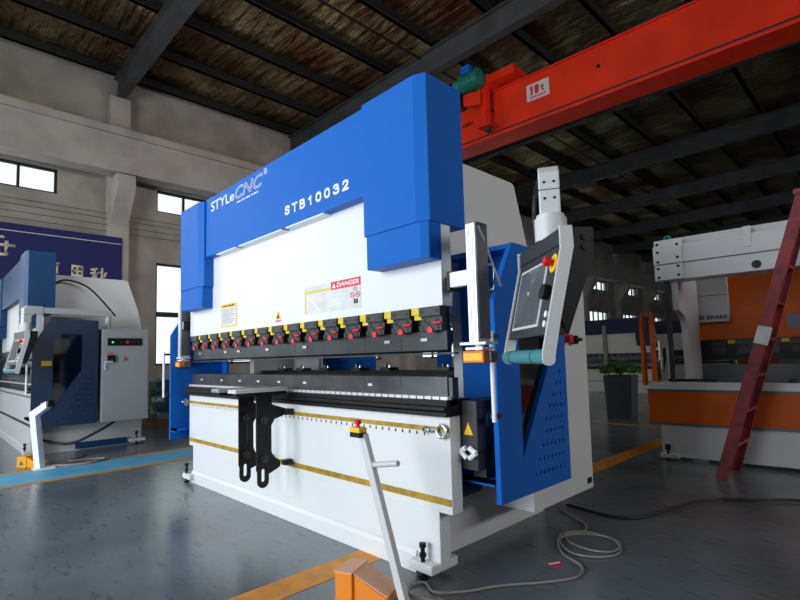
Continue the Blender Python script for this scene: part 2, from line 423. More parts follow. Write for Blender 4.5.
# ------------------------------------------------------------------ press brake builder
# local frame: origin on the floor under the middle of the bed's front face, x along the bed, y into the machine
SCREWS = {}
def screw_mesh(rr):
    if rr not in SCREWS:
        q = MB().rod((0, 0, 0), (0, .01, 0), rr, 8).build('screw', black); SCREWS[rr] = q.data
        bpy.data.objects.remove(q)
    return SCREWS[rr]
def press_brake(loc, label, C, rz=0, detail=2, group=None, scale=1, pendant=None, cab=None, name='press_brake', gy=.15, py=0., gy1=.84, wd=0., pxr=1.802):
    gyR = gy
    R = empty(name, loc, label, 'press brake', rz, group)
    R.scale = (scale,)*3
    D = detail
    body, cover, side = C['body'], C['cover'], C.get('side', C['body'])
    # bed
    bed = MB().box(-1.592, 1.592, 0, .08, .325, .79).box(-1.51, 1.505, .002, .078, .06, .325)
    bed.box(-1.51, 1.345, .004, .075, .0, .07)
    bed.prism([(-.002, .11), (-.014, .085), (-.014, 0), (.01, 0)], 'x', -1.51, 1.35)
    bed.build('bed', C.get('bed', body), R, bevel=.003 if D else 0)
    ya = -.0035
    if C.get('stripe', True):
        MB().box(-1.59, 1.588, ya, 0, .365, .398).build('lower_stripe', C.get('stripe_m', yellows), R)
        MB().box(-1.59, 1.588, ya-.004, 0, .715, .738).build('upper_stripe', C.get('rail_m', yellows), R)
        if D:
            MB().box(-1.59, 1.45, ya-.001, 0, .692, .708).build('scale_strip', scale_mat(), R)
    if 'band' in C:
        MB().box(-1.593, 1.593, -.006, .0, .37, .69).build('orange_band', C['band'], R)
        MB().box(-1.593, 1.593, -.012, .0, .69, .70).box(-1.593, 1.593, -.012, .0, .345, .37).build('groove_strip', alud, R)
    # feet with levelling bolts
    for sx in (-1, 1):
        MB().box(min(sx*(1.34 if sx > 0 else 1.44), sx*(1.50 if sx > 0 else 1.60)), max(sx*(1.34 if sx > 0 else 1.44), sx*(1.50 if sx > 0 else 1.60)), -.06, .14, .035, .082).build('foot', body, R, bevel=.008)
        fx = 1.425 if sx > 0 else -1.55
        m = MB().rod((fx, -.04, 0), (fx, -.04, .17), .011, 10).rod((fx, -.04, .105), (fx, -.04, .125), .018, 6)
        m.rod((fx, -.04, .15), (fx, -.04, .172), .017, 8).rod((fx, -.04, 0), (fx, -.04, .012), .024, 12)
        m.build('levelling_bolt', black, R)
    if D == 1:
        MB().box(1.25, 1.42, 1.12, 1.32, .035, .075).build('rear_foot', side, R, bevel=.006)
        MB().rod((1.37, 1.22, 0), (1.37, 1.22, .17), .011, 10).rod((1.37, 1.22, .13), (1.37, 1.22, .17), .018, 8).rod((1.37, 1.22, 0), (1.37, 1.22, .012), .024, 12).build('levelling_bolt', black, R)
    # table: rails, die
    m = MB().box(-1.60, 1.60, -.035, .16, .792, .815).box(-1.60, 1.60, -.05, .0, .822, .842).box(-1.60, 1.60, -.03, .06, .842, .872)
    m.box(-1.60, 1.60, -.01, .16, .815, .872)
    m.build('table_rail', black, R, bevel=.003 if D else 0)
    if D:
        m = MB()
        for i in range(60):
            m.box(-1.58+i*.053, -1.535+i*.053, -.012, .02, .873, .888)
        m.build('clamping_strip', alu, R)
    m = MB(); xs = [-1.56, -1.15, -.75, -.38, -.17, .2, .55, .95, 1.25, 1.575]
    for a, b in zip(xs, xs[1:]): m.box(a+.001, b-.001, .012, .07, .888, .984)
    m.box(1.575, 1.6, .02, .065, .875, .98)
    m.prism([(.012, .984), (.07, .984), (.062, .990), (.045, .975), (.03, .990)], 'x', -1.56, 1.575)
    die = m.build('die', diest, R)
    if D:
        for q in (-1.36, -.95, -.62, -.32, -.02, .31, .98):
            MB().box(q, q+.035, .009, .012, .928, .942).build('die_mark', alu, die)
    # ram
    MB().box(-1.615, 1.56, .012, .09, 1.34, 2.4).build('ram', body, R, bevel=.002 if D else 0)
    MB().box(-1.57, 1.54, .03, .085, 1.20, 1.338).box(-1.58, 1.545, .05, .08, 1.25, 1.335).build('tool_holder', black, R)
    m = MB()
    for a, b in zip(xs, xs[1:]): m.prism([(.022, 1.215), (.07, 1.215), (.07, 1.16), (.044, 1.106), (.034, 1.106), (.022, 1.118)], 'x', a+.001, b-.001)
    pun = m.build('punch', toolblack, R)
    MB().box(-1.58, 1.62, .02, .052, 1.095, 1.104).build('punch_edge_guard', toolblack, pun)
    if D:
        for q in (-1.42, -.9, -.66, -.2, .30, 1.12, 1.40):
            MB().box(q, q+.045, .016, .022, 1.165, 1.18).build('punch_mark', steel, pun)
    nC = 15
    for i in range(nC):
        cx = -1.44 + i * (2.945 / (nC-1))
        m = MB().box(cx-.08, cx+.062, -.02, .03, 1.288, 1.336)
        m.box(cx-.075, cx+.068, -.008, .03, 1.236, 1.280).box(cx-.082, cx+.066, -.014, .03, 1.214, 1.242).box(cx-.068, cx+.058, -.004, .03, 1.276, 1.292)
        cl = m.build('clamp', clampg, R, bevel=.002 if D > 1 else 0)
        if D > 1:
            for dx, yy, zz, rr in ((-.055, -.0215, 1.312, .009), (.045, -.0215, 1.312, .009), (-.05, -.0095, 1.266, .012), (.035, -.0095, 1.266, .012), (-.025, -.0095, 1.25, .011), (-.06, -.0155, 1.228, .009), (.045, -.0155, 1.228, .009)):
                so = bpy.data.objects.new('screw', screw_mesh(rr)); COL.objects.link(so); so.parent = cl; so.location = (cx+dx, yy, zz)
            MB().box(cx+.02, cx+.075, -.03, -.008, 1.246, 1.258).build('lever', red, cl, bevel=.004)
            MB().prism([(cx-.025, 1.205), (cx+.012, 1.205), (cx+.012, 1.222), (cx-.006, 1.238), (cx-.025, 1.222)], 'y', -.022, -.012).build('release_tab', red, cl)
        if D and i < nC-1:
            MB().box(cx+.066, cx+.126, -.008, .03, 1.300, 1.338).box(cx+.08, cx+.13, .0, .03, 1.275, 1.30).build('wedge_block', yellow if C.get('wedge', True) else steel, cl)
    # side frames (C plates)
    prof = [(.095, .0), (1.3, .0), (1.3, 1.5), (1.235, 1.86)] + arc(1.06, 2.228, .05, 0, 90, 4) + [(.10, 2.278), (.10, 1.335), (.36, 1.335)]
    prof += arc(.36, 1.225, .11, 90, 0, 6)[1:] + [(.47, .80), (.095, .80)]
    for sx, nm in ((-1, 'side_frame'), (1, 'side_frame')):
        a, b = sorted((sx*1.317, sx*1.24))
        MB().prism(prof, 'x', a, b).build(nm, side, R, bevel=.004 if D else 0)
    MB().box(-1.24, 1.24, .085, .14, .1, .79).build('lower_beam_web', side, R)
    MB().box(-1.24, 1.24, 1.18, 1.24, .5, .8).build('rear_tie', side, R)
    if C.get('nofront'): pass
    # covers
    for sx in (-1, 1):
        if sx > 0:
            up = [(1.10, -.1), (1.503, -.1), (1.57, -.073), (1.57, .2), (1.10, .2)]
            lo = [(1.12, -.1), (1.527, -.1), (1.568, -.081), (1.568, .011), (1.12, .011)]
        else:
            up = [(-1.57, -.1), (-1.167, -.1), (-1.10, -.073), (-1.10, .2), (-1.57, .2)]
            lo = [(-1.545, -.1), (-1.157, -.1), (-1.115, -.081), (-1.115, .011), (-1.545, .011)]
        cc = MB().prism([(a, b) if b < 0 else (a, .205) for a, b in up], 'z', 1.755, 2.515).build('cylinder_cover', cover, R, bevel=.004 if D else 0)
        MB().prism(lo, 'z', 1.567, 1.753).build('lower_cover', cover, cc, bevel=.004 if D else 0)
    MB().box(-1.098, 1.098, -.06, .15, 2.01, 2.525).build('top_cover', cover, R, bevel=.004 if D else 0)
    if D > 1:
        for a, b in ((-.9, -.55), (-.5, .15), (.2, .65)): MB().box(a, b, -.05, .012, 2.002, 2.01).build('cover_bracket', whitep, R)
    # electrical cabinet on the right
    c = cab or dict(x=1.73, y0=.50, y1=1.20, z0=.25, z1=1.52)
    cb = MB().box(1.319, c['x'], c['y0'], c['y1'], c['z0'], c['z1']).build('electrical_cabinet', C.get('cabinet', greyw), R, bevel=.004)
    if D:
        MB().box(c['x'], c['x']+.004, c['y0']+.015, c['y1']-.015, c['z0']+.03, c['z1']-.02).build('cabinet_door', C.get('cabinet', greyw), cb, bevel=.0015)
    # guards at both ends
    for sx in ((-1, 1) if D else (1,)):
        gx = 1.77
        hol = []
        gy = gyR if sx > 0 else gyR - .27
        y1 = gy1 if sx > 0 else .40
        if sx > 0:
            win = [(.355, .565), (.655, 1.04), (.655, 1.48), (.43, 1.48), (.355, 1.40)]
            win = [(a_+wd, b_) for a_, b_ in win]; hol.append(win)
            if D:
                rows = [(.985, 1), (.925, 2), (.86, 3), (.80, 4), (.735, 5), (.67, 5), (.6, 6), (.53, 7), (.46, 8)]
                for z, n in rows:
                    for q in range(n):
                        yy = .765 + wd - q*.042
                        if yy > .39 + wd + (z-.56)*.56: hol.append(slot(yy, z, .012, .024))
        prof = [(gy, .374), (y1, .374), (y1, 1.66), (gy+.18, 1.665), (gy, 1.352)]
        a, b = sorted((sx*gx, sx*(gx-.028)))
        g = MB().prism(prof, 'x', a, b, hol).build('guard', C.get('guard', cover), R)
        a, b = sorted((sx*(1.32 if sx > 0 else 1.625), sx*(gx-.036)))
        yb = .475 if sx > 0 else .40
        m = MB().box(a, b, gy, yb, .462, .482).box(a, b, gy, gy+.02, .452, .482).box(a, b, gy+.18, yb, 1.64, 1.664).box(a, b, yb-.02, yb, .482, 1.64)
        m.build('guard_tray', C.get('guard', cover), g)
        if sx > 0: MB().prism([(a_+wd, b_) for a_, b_ in ((.34, .54), (.355, .54), (.675, 1.03), (.675, 1.495), (.42, 1.495), (.34, 1.41))], 'x', gx-.033, gx-.029).build('guard_window', glasspanel, g)
        m = MB().rod((sx*(gx+.012), gy-.05, .77), (sx*(gx+.012), gy-.05, 1.2), .011, 10)
        m.build('guard_handle', whitep, g, smooth=True)
        for zz in (1.165, .785): MB().box(*sorted((sx*(gx+.02), sx*(gx-.015))), gy-.045, gy+.005, zz, zz+.02).build('handle_bracket', darkgrey, g)
        # optical guard post hanging from the ram
        px = pxr if sx > 0 else 1.70
        gy = gyR if sx > 0 else gyR - .27
        m = MB().box(*sorted((sx*(px-.026), sx*(px+.026))), -.062, .03, 1.145, 1.69)
        m.box(*sorted((sx*(px-.012), sx*(px-.006))), -.065, -.06, 1.15, 1.68).box(*sorted((sx*(px+.008), sx*(px+.014))), -.065, -.06, 1.15, 1.68)
        ps = m.build('optic_post', alu, R, bevel=.002); ps.location = (0, py, 0)
        MB().box(sx*px+.026, sx*px+.029, -.05, .03, 1.16, 1.695).build('post_shade_side', alud, ps)  # darker sheet paints shade onto the post's right face
        MB().box(*sorted((sx*(px-.075), sx*(px+.07))), -.07, .02, 1.133, 1.145).box(*sorted((sx*(px-.05), sx*(px+.045))), -.06, .02, 1.110, 1.122).rod((sx*px, -.02, 1.105), (sx*px, -.02, 1.14), .02, 8).build('post_clamp', whitep, ps)
        b_ = MB().box(*sorted((sx*(px-.056), sx*(px+.06))), -.075, .03, 1.052, 1.105).build('laser_housing', laser, ps, bevel=.004)
        MB().box(*sorted((sx*(px-.05), sx*(px+.055))), -.078, -.074, 1.062, 1.095).build('housing_label', ylabel, b_)
        MB().box(*sorted((sx*(px-.075), sx*(px+.075))), -.04, .02, 1.058, 1.098).build('housing_cap', alud, b_)
        MB().box(*sorted((sx*1.655, sx*(px-.02))), -.04, .0, 1.412, 1.484).build('ram_bracket', whitep, ps, bevel=.003)
        MB().box(*sorted((sx*(1.562 if sx > 0 else 1.616), sx*1.64)), .04, .08, 1.41, 1.48).box(*sorted((sx*1.635, sx*1.655)), -.04, .04, 1.40, 1.49).build('bracket_block', black, ps)
        if D > 1 and sx > 0:
            MB().rod((1.834, -.04, 1.675), (1.80, .17, 1.42), .006, 8).build('brace_rod', alu, ps)
            MB().tube([(1.84, .02, 1.50), (1.862, .02, 1.50), (1.866, .02, 1.49), (1.866, .02, 1.40), (1.862, .02, 1.385), (1.84, .02, 1.385)], .006, sub=1).build('pull_handle', steel, ps, smooth=True)
    return R, cb

def stickers(R):
    def F(y): return lambda u, v, w: Vector((u, y - w, v))
    y = .012
    # notice
    n = MB().box(-.945, -.65, y-.002, y, 1.38, 1.578).build('notice', ylabel, R)
    MB().box(-.93, -.665, y-.003, y-.002, 1.392, 1.542).build('notice_paper', paper, n)
    m = MB()
    for i in range(9): m.box(-.915, -.68-.03*(i % 3), y-.0036, y-.003, 1.528-i*.0145, 1.5315-i*.0145)
    m.build('notice_lines', alud, n)
    m = MB()
    for i, w in enumerate((.018, .024, .016, .026, .02, .024, .018)): m.box(-.915+i*.034, -.915+i*.034+w, y-.0028, y-.002, 1.552, 1.568)
    m.build('notice_heading', blackp, n)
    # triangle
    n = MB().prism([(-.045, 1.385), (.035, 1.385), (-.005, 1.452)], 'y', y-.002, y).build('warning_triangle', ylabel, R)
    MB().prism([(-.025, 1.392), (.015, 1.392), (-.005, 1.43)], 'y', y-.003, y-.002).build('warning_symbol', blackp, n)
    MB().box(-.045, -.008, y-.001, y, 1.366, 1.380).box(-.004, .035, y-.001, y, 1.366, 1.380).build('pink_caption', pinkp, n)
    # danger board
    b = MB().box(.34, .93, y-.002, y, 1.388, 1.572).build('danger_sign', paper, R)
    MB().box(.342, .356, y-.003, y-.002, 1.392, 1.55).box(.37, .63, y-.003, y-.002, 1.525, 1.54).build('yellow_bar', yellow, b)
    h = MB().box(.64, .93, y-.0035, y-.002, 1.522, 1.572).build('red_header', redsign, b)
    text('danger_text', 'DANGER', whitep, h, .70, .92, 1.532, 1.562, F(y-.0035), .0008, shear=.2, bold=.03)
    MB().prism([(.655, 1.532), (.69, 1.532), (.6725, 1.562)], 'y', y-.0045, y-.0035).build('danger_triangle', whitep, h)
    m = MB().torus((.88, y-.003, 1.505), .012, .0022, 'y', 16, 6).torus((.855, y-.003, 1.468), .017, .0022, 'y', 16, 6).torus((.905, y-.003, 1.468), .017, .0022, 'y', 16, 6)
    m.rod((.845, y-.003, 1.478), (.865, y-.003, 1.458), .002, 5).rod((.895, y-.003, 1.478), (.915, y-.003, 1.458), .002, 5)
    m.build('prohibition_symbols', redsign, b)
    MB().box(.865, .882, y-.003, y-.002, 1.415, 1.443).box(.886, .904, y-.003, y-.002, 1.415, 1.443).build('black_symbols', blackp, b)
    m = MB()
    for z in (1.43, 1.455, 1.485, 1.51): m.box(.65, .92, y-.0026, y-.002, z, z+.0018)
    m.box(.64, .642, y-.0026, y-.002, 1.39, 1.52)
    m.prism([(.37, 1.515), (.385, 1.515), (.52, 1.40), (.50, 1.40)], 'y', y-.0026, y-.002)
    m.build('sign_lines', alu, b)

def cover_lettering(R, tc):
    F = lambda u, v, w: Vector((u, -.0605 - w, v))
    text('lettering', 'STYLe', whitep, tc, -.985, -.55, 2.39, 2.475, F, .002, bold=.015)
    text('outlined_lettering', 'CNC', whitep, tc, -.535, -.085, 2.385, 2.485, F, .003, shear=.25, outline=True)
    m = MB()
    for i, w in enumerate((.03, .018, .026, .02, .03, .016, .024, .028, .02)): m.box(-.50+i*.04, -.50+i*.04+w, -.0612, -.06, 2.352, 2.364)
    m.build('small_lettering', whitep, tc)
    MB().torus((-.045, -.0615, 2.48), .02, .003, 'y', 18, 6).build('registered_ring', whitep, tc)
    text('registered_letter', 'R', whitep, tc, -.053, -.036, 2.469, 2.491, F, .001)
    strokes('lettering', 'STB10032', whitep, tc, .215, .93, 2.085, 2.15, F, .014, .002, .35)

WH = dict(body=white, cover=blue, side=greyw, cabinet=greyw)
main, cb = press_brake((-3.17, 1.86, 0), 'large white press brake with bright blue covers in the centre of the hall', WH)
tc = [c for c in main.children if c.name.startswith('top_cover')][0]
cover_lettering(main, tc)
stickers(main)
# switches on the main cabinet
MB().rod((1.734, .90, 1.17), (1.785, .90, 1.17), .026, 14).build('red_switch', red, cb)
MB().rod((1.734, .99, 1.165), (1.775, .99, 1.165), .026, 14).box(1.775, 1.79, .95, 1.03, 1.155, 1.175).build('black_rotary_switch', black, cb)
MB().box(1.734, 1.736, 1.11, 1.17, .285, .32).build('cabinet_label', black, cb)
# eyes and shackles at the ends of the upper rail
def shackle(parent, x):
    m = MB().torus((x, -.022, .722), .03, .008, 'y').rod((x-.1, -.014, .722), (x-.03, -.014, .722), .01, 8).ball((x-.085, -.016, .722), .016)
    m.torus((x-.12, -.014, .722), .013, .004, 'y', 14, 6)
    m.build('rail_shackle', steel, parent, smooth=True)
shackle(main, 1.555); shackle(main, -1.62)
# controller on the shelf
m = MB().box(1.585, 1.69, .085, .30, .62, .865)
co = m.build('controller_box', darkgrey, main, bevel=.004)
m = MB().box(1.587, 1.685, .09, .28, .53, .615).box(1.60, 1.68, .16, .26, .483, .53)
m.build('controller_base', darkgrey, co, bevel=.004)
MB().box(1.518, 1.585, .06, .2, .775, .862).build('controller_arm', clampg, co)
MB().prism([(1.61, .70), (1.665, .70), (1.6375, .76)], 'y', .083, .085).build('controller_warning', ylabel, co)
MB().torus((1.692, .20, .77), .035, .012, 'x').box(1.69, 1.695, .16, .24, .73, .81).build('fan_grille', steelblue, co)
m = MB().rod((1.595, .07, .62), (1.635, .07, .59), .013, 8).rod((1.595, .07, .62), (1.63, .07, .64), .013, 8).rod((1.69, .07, .62), (1.65, .07, .59), .013, 8).rod((1.69, .07, .62), (1.65, .07, .64), .013, 8)
m.build('white_plug', whitep, co)
MB().rod((1.34, .15, .35), (1.34, .62, .35), .06, 16).build('oil_cylinder', mat('dark_blue_cylinder', '0b1f4a', .4), main, smooth=True)
MB().rod((1.53, .10, .30), (1.53, .10, .60), .008, 8).build('support_rod', black, main)
# sheet support brackets hanging on the rail, with arms on top
for bx, full in ((.18, 1), (-.065, 0)):
    o = [(-.262, .885), (-.262, .38), (-.255, .37), (-.255, .305)] + arc(-.215, .305, .04, 180, 360, 8) + [(-.175, .35), (-.155, .355), (-.09, .385), (-.09, .42), (-.14, .455), (-.155, .49), (-.155, .66), (-.13, .70), (-.035, .725), (-.035, .76), (-.13, .79), (-.15, .8), (-.15, .885)]
    h = [slot(-.215, .345, .026, .085)]
    pass
    b = MB().prism(o, 'x', bx-.012, bx, h).build('support_bracket', black, main)
    for z in (.70, .45): MB().rod((bx, -.21, z), (bx+.016, -.21, z), .024, 16).rod((bx+.016, -.21, z), (bx+.026, -.21, z), .009, 8).build('knob', darkgrey, b, smooth=True)
    if not full: MB().box(bx, bx+.003, -.208, -.2, .53, .66).build('slot_guide', mat('gloss_black', '050506', .2), b)
    MB().box(bx-.035, bx+.012, -.062, -.008, .385, .42).rod((bx, -.03, .40), (bx+.04, -.03, .40), .012, 8).rod((bx+.01, -.03, .735), (bx+.05, -.03, .735), .012, 8).box(bx-.03, bx+.03, -.06, -.01, .72, .76).build('rail_clamp', clampg, b)
    MB().box(bx-.06, bx+.05, -.43, -.055, .886, .9).box(bx-.06, bx+.05, -.43, -.055, .9, .909).build('support_arm', alu if full else steel, b, bevel=.002)
    MB().box(bx-.03, bx+.02, -.41, -.052, .862, .885).build('arm_carrier', black, b)
# back gauge seen through the gap, and rear covers
g = MB().box(-1.2, 1.22, .52, .60, .96, 1.0).build('back_gauge_bar', black, main)
for q in (-.75, -.45, -.1, .3, .62, 1.15):
    MB().box(q-.05, q+.05, .47, .56, 1.0, 1.02).rod((q-.02, .5, 1.0), (q-.02, .5, 1.045), .012, 8).build('gauge_finger', toolblack, g)
    MB().rod((q+.02, .5, 1.02), (q+.02, .5, 1.035), .008, 8).build('finger_screw', steel, g)
PX0, PX1 = -1.2, -.36
hol = [slot(a, z, .02, .02) for a in [PX0 + .08 + i*.042 for i in range(17)] for z in (1.06, 1.11)]
MB().box(-1.2, -.79, .9, .92, .7, 1.4).build('rear_panel', greyw, main)
MB().box(.42, .57, 1.245, 1.26, .7, 1.4).build('rear_side_panel', blue, main)
MB().prism([(PX0, .7), (PX1, .7), (PX1, 1.4), (PX0, 1.4)], 'y', 1.245, 1.26, hol).build('rear_perforated_panel', blue, main)
MB().tube([(.05, -.0, .0), (.05, 0, .01)], .001, sub=1).bm.free()

# ---- control pendant on its swing arm (child of the press brake it hangs from)
def pendant(parent, P, u, n, post, detail=1):
    """P: top front corner on the near side (machine-local), u: unit vector towards the near side, n: outward normal"""
    u = Vector(u).normalized(); n = Vector(n).normalized(); z = Vector((0, 0, 1)); P = Vector(P)
    # matrix with columns (u, n, z)
    Mx = Matrix((u, n, z)).transposed().to_4x4(); Mx.translation = P
    def tr(mb):
        bmesh.ops.transform(mb.bm, matrix=Mx, verts=mb.bm.verts[:]); 
        bmesh.ops.recalc_face_normals(mb.bm, faces=mb.bm.faces[:]); return mb
    W_ = .49
    house = [(-.002, 0), (-.002, -.072), (.065, -.375), (-.015, -.375), (-.112, -.105), (-.118, -.01), (-.11, 0)]
    hs = tr(MB().prism(house, 'x', -W_+.012, -.012)).build('pendant_housing', darkgrey, parent, bevel=.003)
    cheek = [(.004, .004), (-.04, .004), (-.042, -.07), (.018, -.33), (.042, -.45)] + arc(.064, -.458, .023, 190, 360, 5) + [(.086, -.44), (.004, -.074)]
    for a, b in ((-W_, -W_+.012), (-.012, 0)):
        tr(MB().prism(cheek, 'x', a, b)).build('pendant_cheek', offw, hs)
    tr(MB().prism([(-.042, -.002), (-.042, -.07), (.016, -.325), (-.012, -.37), (-.111, -.107), (-.116, -.01), (-.112, -.002)], 'x', -.0125, -.004)).build('pendant_side', black, hs)
    for zz in (-.035, -.07): tr(MB().rod((-.004, -.085, zz), (.002, -.085, zz), .014, 14)).build('side_screw', black, hs)
    tr(MB().rod((-W_-.01, .064, -.45), (-.01, .064, -.45), .027, 20)).build('grip', teal, hs, smooth=True)
    for q in (-W_+.09, -.13): tr(MB().rod((q, .064, -.45), (q+.005, .064, -.45), .0285, 20)).build('grip_ring', darkgrey, hs)
    # sloping front: direction from (n=0,z=-.074) to (.066,-.375)
    sl = Vector((0, .067, -.303)); L = sl.length; sl.normalize(); fn = Vector((1, 0, 0)).cross(sl); fn = -fn if fn.y < 0 else fn
    Fm = Matrix((Vector((1, 0, 0)), -sl, fn)).transposed().to_4x4(); Fm.translation = Vector((0, -.002, -.072))
    def fr(mb):
        bmesh.ops.transform(mb.bm, matrix=Mx @ Fm, verts=mb.bm.verts[:]); bmesh.ops.recalc_face_normals(mb.bm, faces=mb.bm.faces[:]); return mb
    fr(MB().box(-.43, -.115, -.275, -.022, .0, .004)).build('screen_bezel', offw, hs)
    fr(MB().box(-.418, -.128, -.265, -.032, .004, .0055)).build('screen', screen, hs)
    fr(MB().rod((-.05, -.05, 0), (-.05, -.05, .006), .034, 22)).build('stop_collar', ylabel, hs)
    fr(MB().rod((-.05, -.05, .006), (-.05, -.05, .02), .01, 12).rod((-.05, -.05, .018), (-.05, -.05, .04), .017, 18)).build('stop_button', red, hs, smooth=True)
    fr(MB().rod((-.066, -.155, 0), (-.066, -.155, .025), .028, 18)).build('dial', black, hs, smooth=True)
    for q in (-.235, -.27): fr(MB().rod((-.045, q, 0), (-.045, q, .006), .012, 14)).build('white_button', whitep, hs)
    tr(MB().box(-W_+.02, -.02, -.001, .001, -.06, -.057)).build('front_seam', black, hs)
    # joint and elbow
    c = P - u*.235 - n*.055
    MB().rod(c, c + Vector((0, 0, .09)), .062, 28).rod(c + Vector((0,0,.09)), c + Vector((0,0,.105)), .054, 28).build('swivel_joint', offw, hs, smooth=True)
    post = Vector(post); d = post - c; d.z = 0; Lb = d.length; d.normalize(); s_ = d.cross(z)
    E = Matrix((s_, d, z)).transposed().to_4x4(); E.translation = c
    def er(mb):
        bmesh.ops.transform(mb.bm, matrix=E, verts=mb.bm.verts[:]); bmesh.ops.recalc_face_normals(mb.bm, faces=mb.bm.faces[:]); return mb
    el = er(MB().prism([(-.04, .1), (.04, .1), (.04, .18), (.08, .215), (.16, .215), (.16, .305), (.0, .305), (-.04, .27)], 'x', -.04, .04)).build('arm_elbow', offw, hs, bevel=.006)
    er(MB().box(-.0405, .0405, -.0405, .0405, .198, .2015)).build('elbow_seam', darkgrey, el)
    for zz in (.165, .23):
        for xx in (-.018, .018): er(MB().rod((xx, -.043, zz), (xx, -.038, zz), .005, 8)).build('elbow_bolt', black, el)
    bo = er(MB().box(-.034, .034, .15, Lb+.03, .225, .297)).build('swing_boom', offw, hs, bevel=.004)
    er(MB().rod((0, Lb, post.z-c.z), (0, Lb, .225), .038, 20)).build('arm_post', offw, bo, smooth=True)
    er(MB().tube([(-.055, .03, .02), (-.062, .03, .12), (-.05, .05, .24), (-.04, .2, .33)], .008)).build('arm_cable', cableb, hs)
def L2(p): return (p[0]+3.17, p[1]-1.86, p[2])
pendant(main, L2((-.814, 1.587, 1.523)), (.76, -.65, 0), (-.65, -.76, 0), L2((-1.56, 2.86, 1.52)))

# ------------------------------------------------------------------ second press brake, left
LC = dict(stripe_m=mat('dark_bronze_stripe', '3a3226', .5), rail_m=steel, body=offw, cover=steelblue, side=greyw, cabinet=mat('cabinet_grey', '9aa0a4', .5), guard=mat('deep_blue_paint', '0c2a48', .4, bump=.15, bscale=120), bed=offw)
LP = (-8.97, 1.02, 0)
left, lcb = press_brake(LP, 'press brake with steel blue covers and grey cabinet in front of the navy banner', LC, rz=0, detail=1,
                        cab=dict(x=1.78, y0=.68, y1=1.24, z0=.37, z1=1.56), gy=-.04, py=.12, gy1=.64, wd=-.19, pxr=1.69)
def lp(x, y, z): return (x, y, z)
# control strip, switch, handle, warning on the cabinet door
x0 = 1.784
MB().box(x0, x0+.006, .74, 1.15, 1.34, 1.44).build('control_strip', black, lcb)
m = MB()
MB().rod((x0+.006, .80, 1.385), (x0+.012, .80, 1.385), .010, 10).build('green_lamp', led, lcb)
MB().rod((x0+.006, .97, 1.385), (x0+.02, .97, 1.385), .018, 12).build('cabinet_stop_button', red, lcb)
MB().rod((x0+.006, .90, 1.385), (x0+.012, .90, 1.385), .012, 10).rod((x0+.006, 1.04, 1.385), (x0+.012, 1.04, 1.385), .012, 10).rod((x0+.006, 1.10, 1.385), (x0+.012, 1.10, 1.385), .012, 10).build('cabinet_button', darkgrey, lcb)
MB().box(x0, x0+.02, .74, .83, 1.13, 1.22).build('main_switch', black, lcb)
MB().box(x0+.02, x0+.035, .72, .80, 1.125, 1.145).box(x0, x0+.015, .705, .725, 1.03, 1.15).build('switch_handle', alu, lcb)
MB().box(x0, x0+.003, .74, .82, 1.235, 1.25).build('red_label', redsign, lcb)
MB().prism([(.92, 1.145), (.99, 1.145), (.955, 1.21)], 'x', x0, x0+.003).build('warning_triangle', mat('amber_sign', 'a05a28', .5), lcb)
for c_ in left.children:
    if c_.name.startswith('guard') and c_.data.vertices[0].co.x > 0:
        MB().box(1.771, 1.774, .05, .15, 1.10, 1.16).build('yellow_label', ylabel, c_)
for q in range(4):
    pass
pendant(left, (2.06, -.145, 1.50), (.995, .10, 0), (.10, -.995, 0), (1.62, .78, 1.53))
MB().tube([(1.5, .9, 1.75), (1.48, .6, 2.1), (1.45, .35, 2.2), (1.4, .22, 2.15)], .012).build('hose', cableb, left, smooth=True)
MB().tube([(1.33, .1, .2), (1.5, .4, .12), (1.6, .7, .25), (1.62, .9, .37)], .016).build('power_hose', cableb, left, smooth=True)
MB().box(1.33, 1.36, .5, 1.1, .02, .1).build('blue_skid', steelblue, left)

# ------------------------------------------------------------------ orange press brake, right (partly assembled)
OR = empty('press_brake', (-1.93, 5.46, 0), 'unfinished white and orange press brake behind the red ladder', 'press brake', math.radians(4))
Lw = 3.2
bw = MB().box(0, Lw, 0, .08, .345, .77).box(.10, Lw-.1, .002, .078, .03, .345)
bw.build('bed', white, OR, bevel=.003)
MB().box(-.002, Lw, -.006, 0, .37, .675).build('orange_band', orange, OR)
MB().box(-.002, Lw, -.012, 0, .675, .70).box(-.002, Lw, -.012, 0, .345, .37).build('groove_strip', alud, OR)
MB().box(.09, .26, -.06, .12, .02, .06).build('foot', white, OR, bevel=.005)
MB().rod((.16, -.03, 0), (.16, -.03, .15), .014, 10).rod((.16, -.03, .1), (.16, -.03, .15), .028, 6).rod((.16,-.03,0),(.16,-.03,.012),.03,10).build('levelling_bolt', black, OR)
fr = [(.09, .03), (.94, .03), (.94, 2.15), (.05, 2.15), (.05, 1.50), (.16, 1.47)] + arc(.16, 1.27, .2, 90, 0, 6)[1:] + [(.39, .765), (.09, .765)]
for a in (.27, 2.9):
    f = MB().prism(fr, 'x', a, a+.06).build('side_frame', greyw, OR, bevel=.003)
MB().box(.21, .25, .02, .07, .77, 1.85).build('guide_rail', darkgrey, OR)
bm_ = MB().box(.14, Lw-.1, -.02, .25, 1.80, 1.965).box(.14, Lw-.1, -.045, .25, 1.969, 2.155)
bm_.build('top_beam', white, OR, bevel=.005)
MB().box(.2, Lw-.1, .05, .3, 2.155, 2.235).build('top_plate', greyw, OR)
m = MB().box(.16, .41, -.07, -.02, 1.965, 2.21).box(.16, .41, -.07, -.02, 1.80, 1.955)
ep = m.build('end_plate', white, OR, bevel=.004)
for (xx, zz) in ((.19, 2.17), (.37, 2.15), (.19, 2.09), (.19, 1.99), (.37, 2.02), (.19, 1.92), (.37, 1.93), (.19, 1.83), (.37, 1.84)): MB().rod((xx, -.075, zz), (xx, -.068, zz), .014, 10).build('bolt', black, ep)
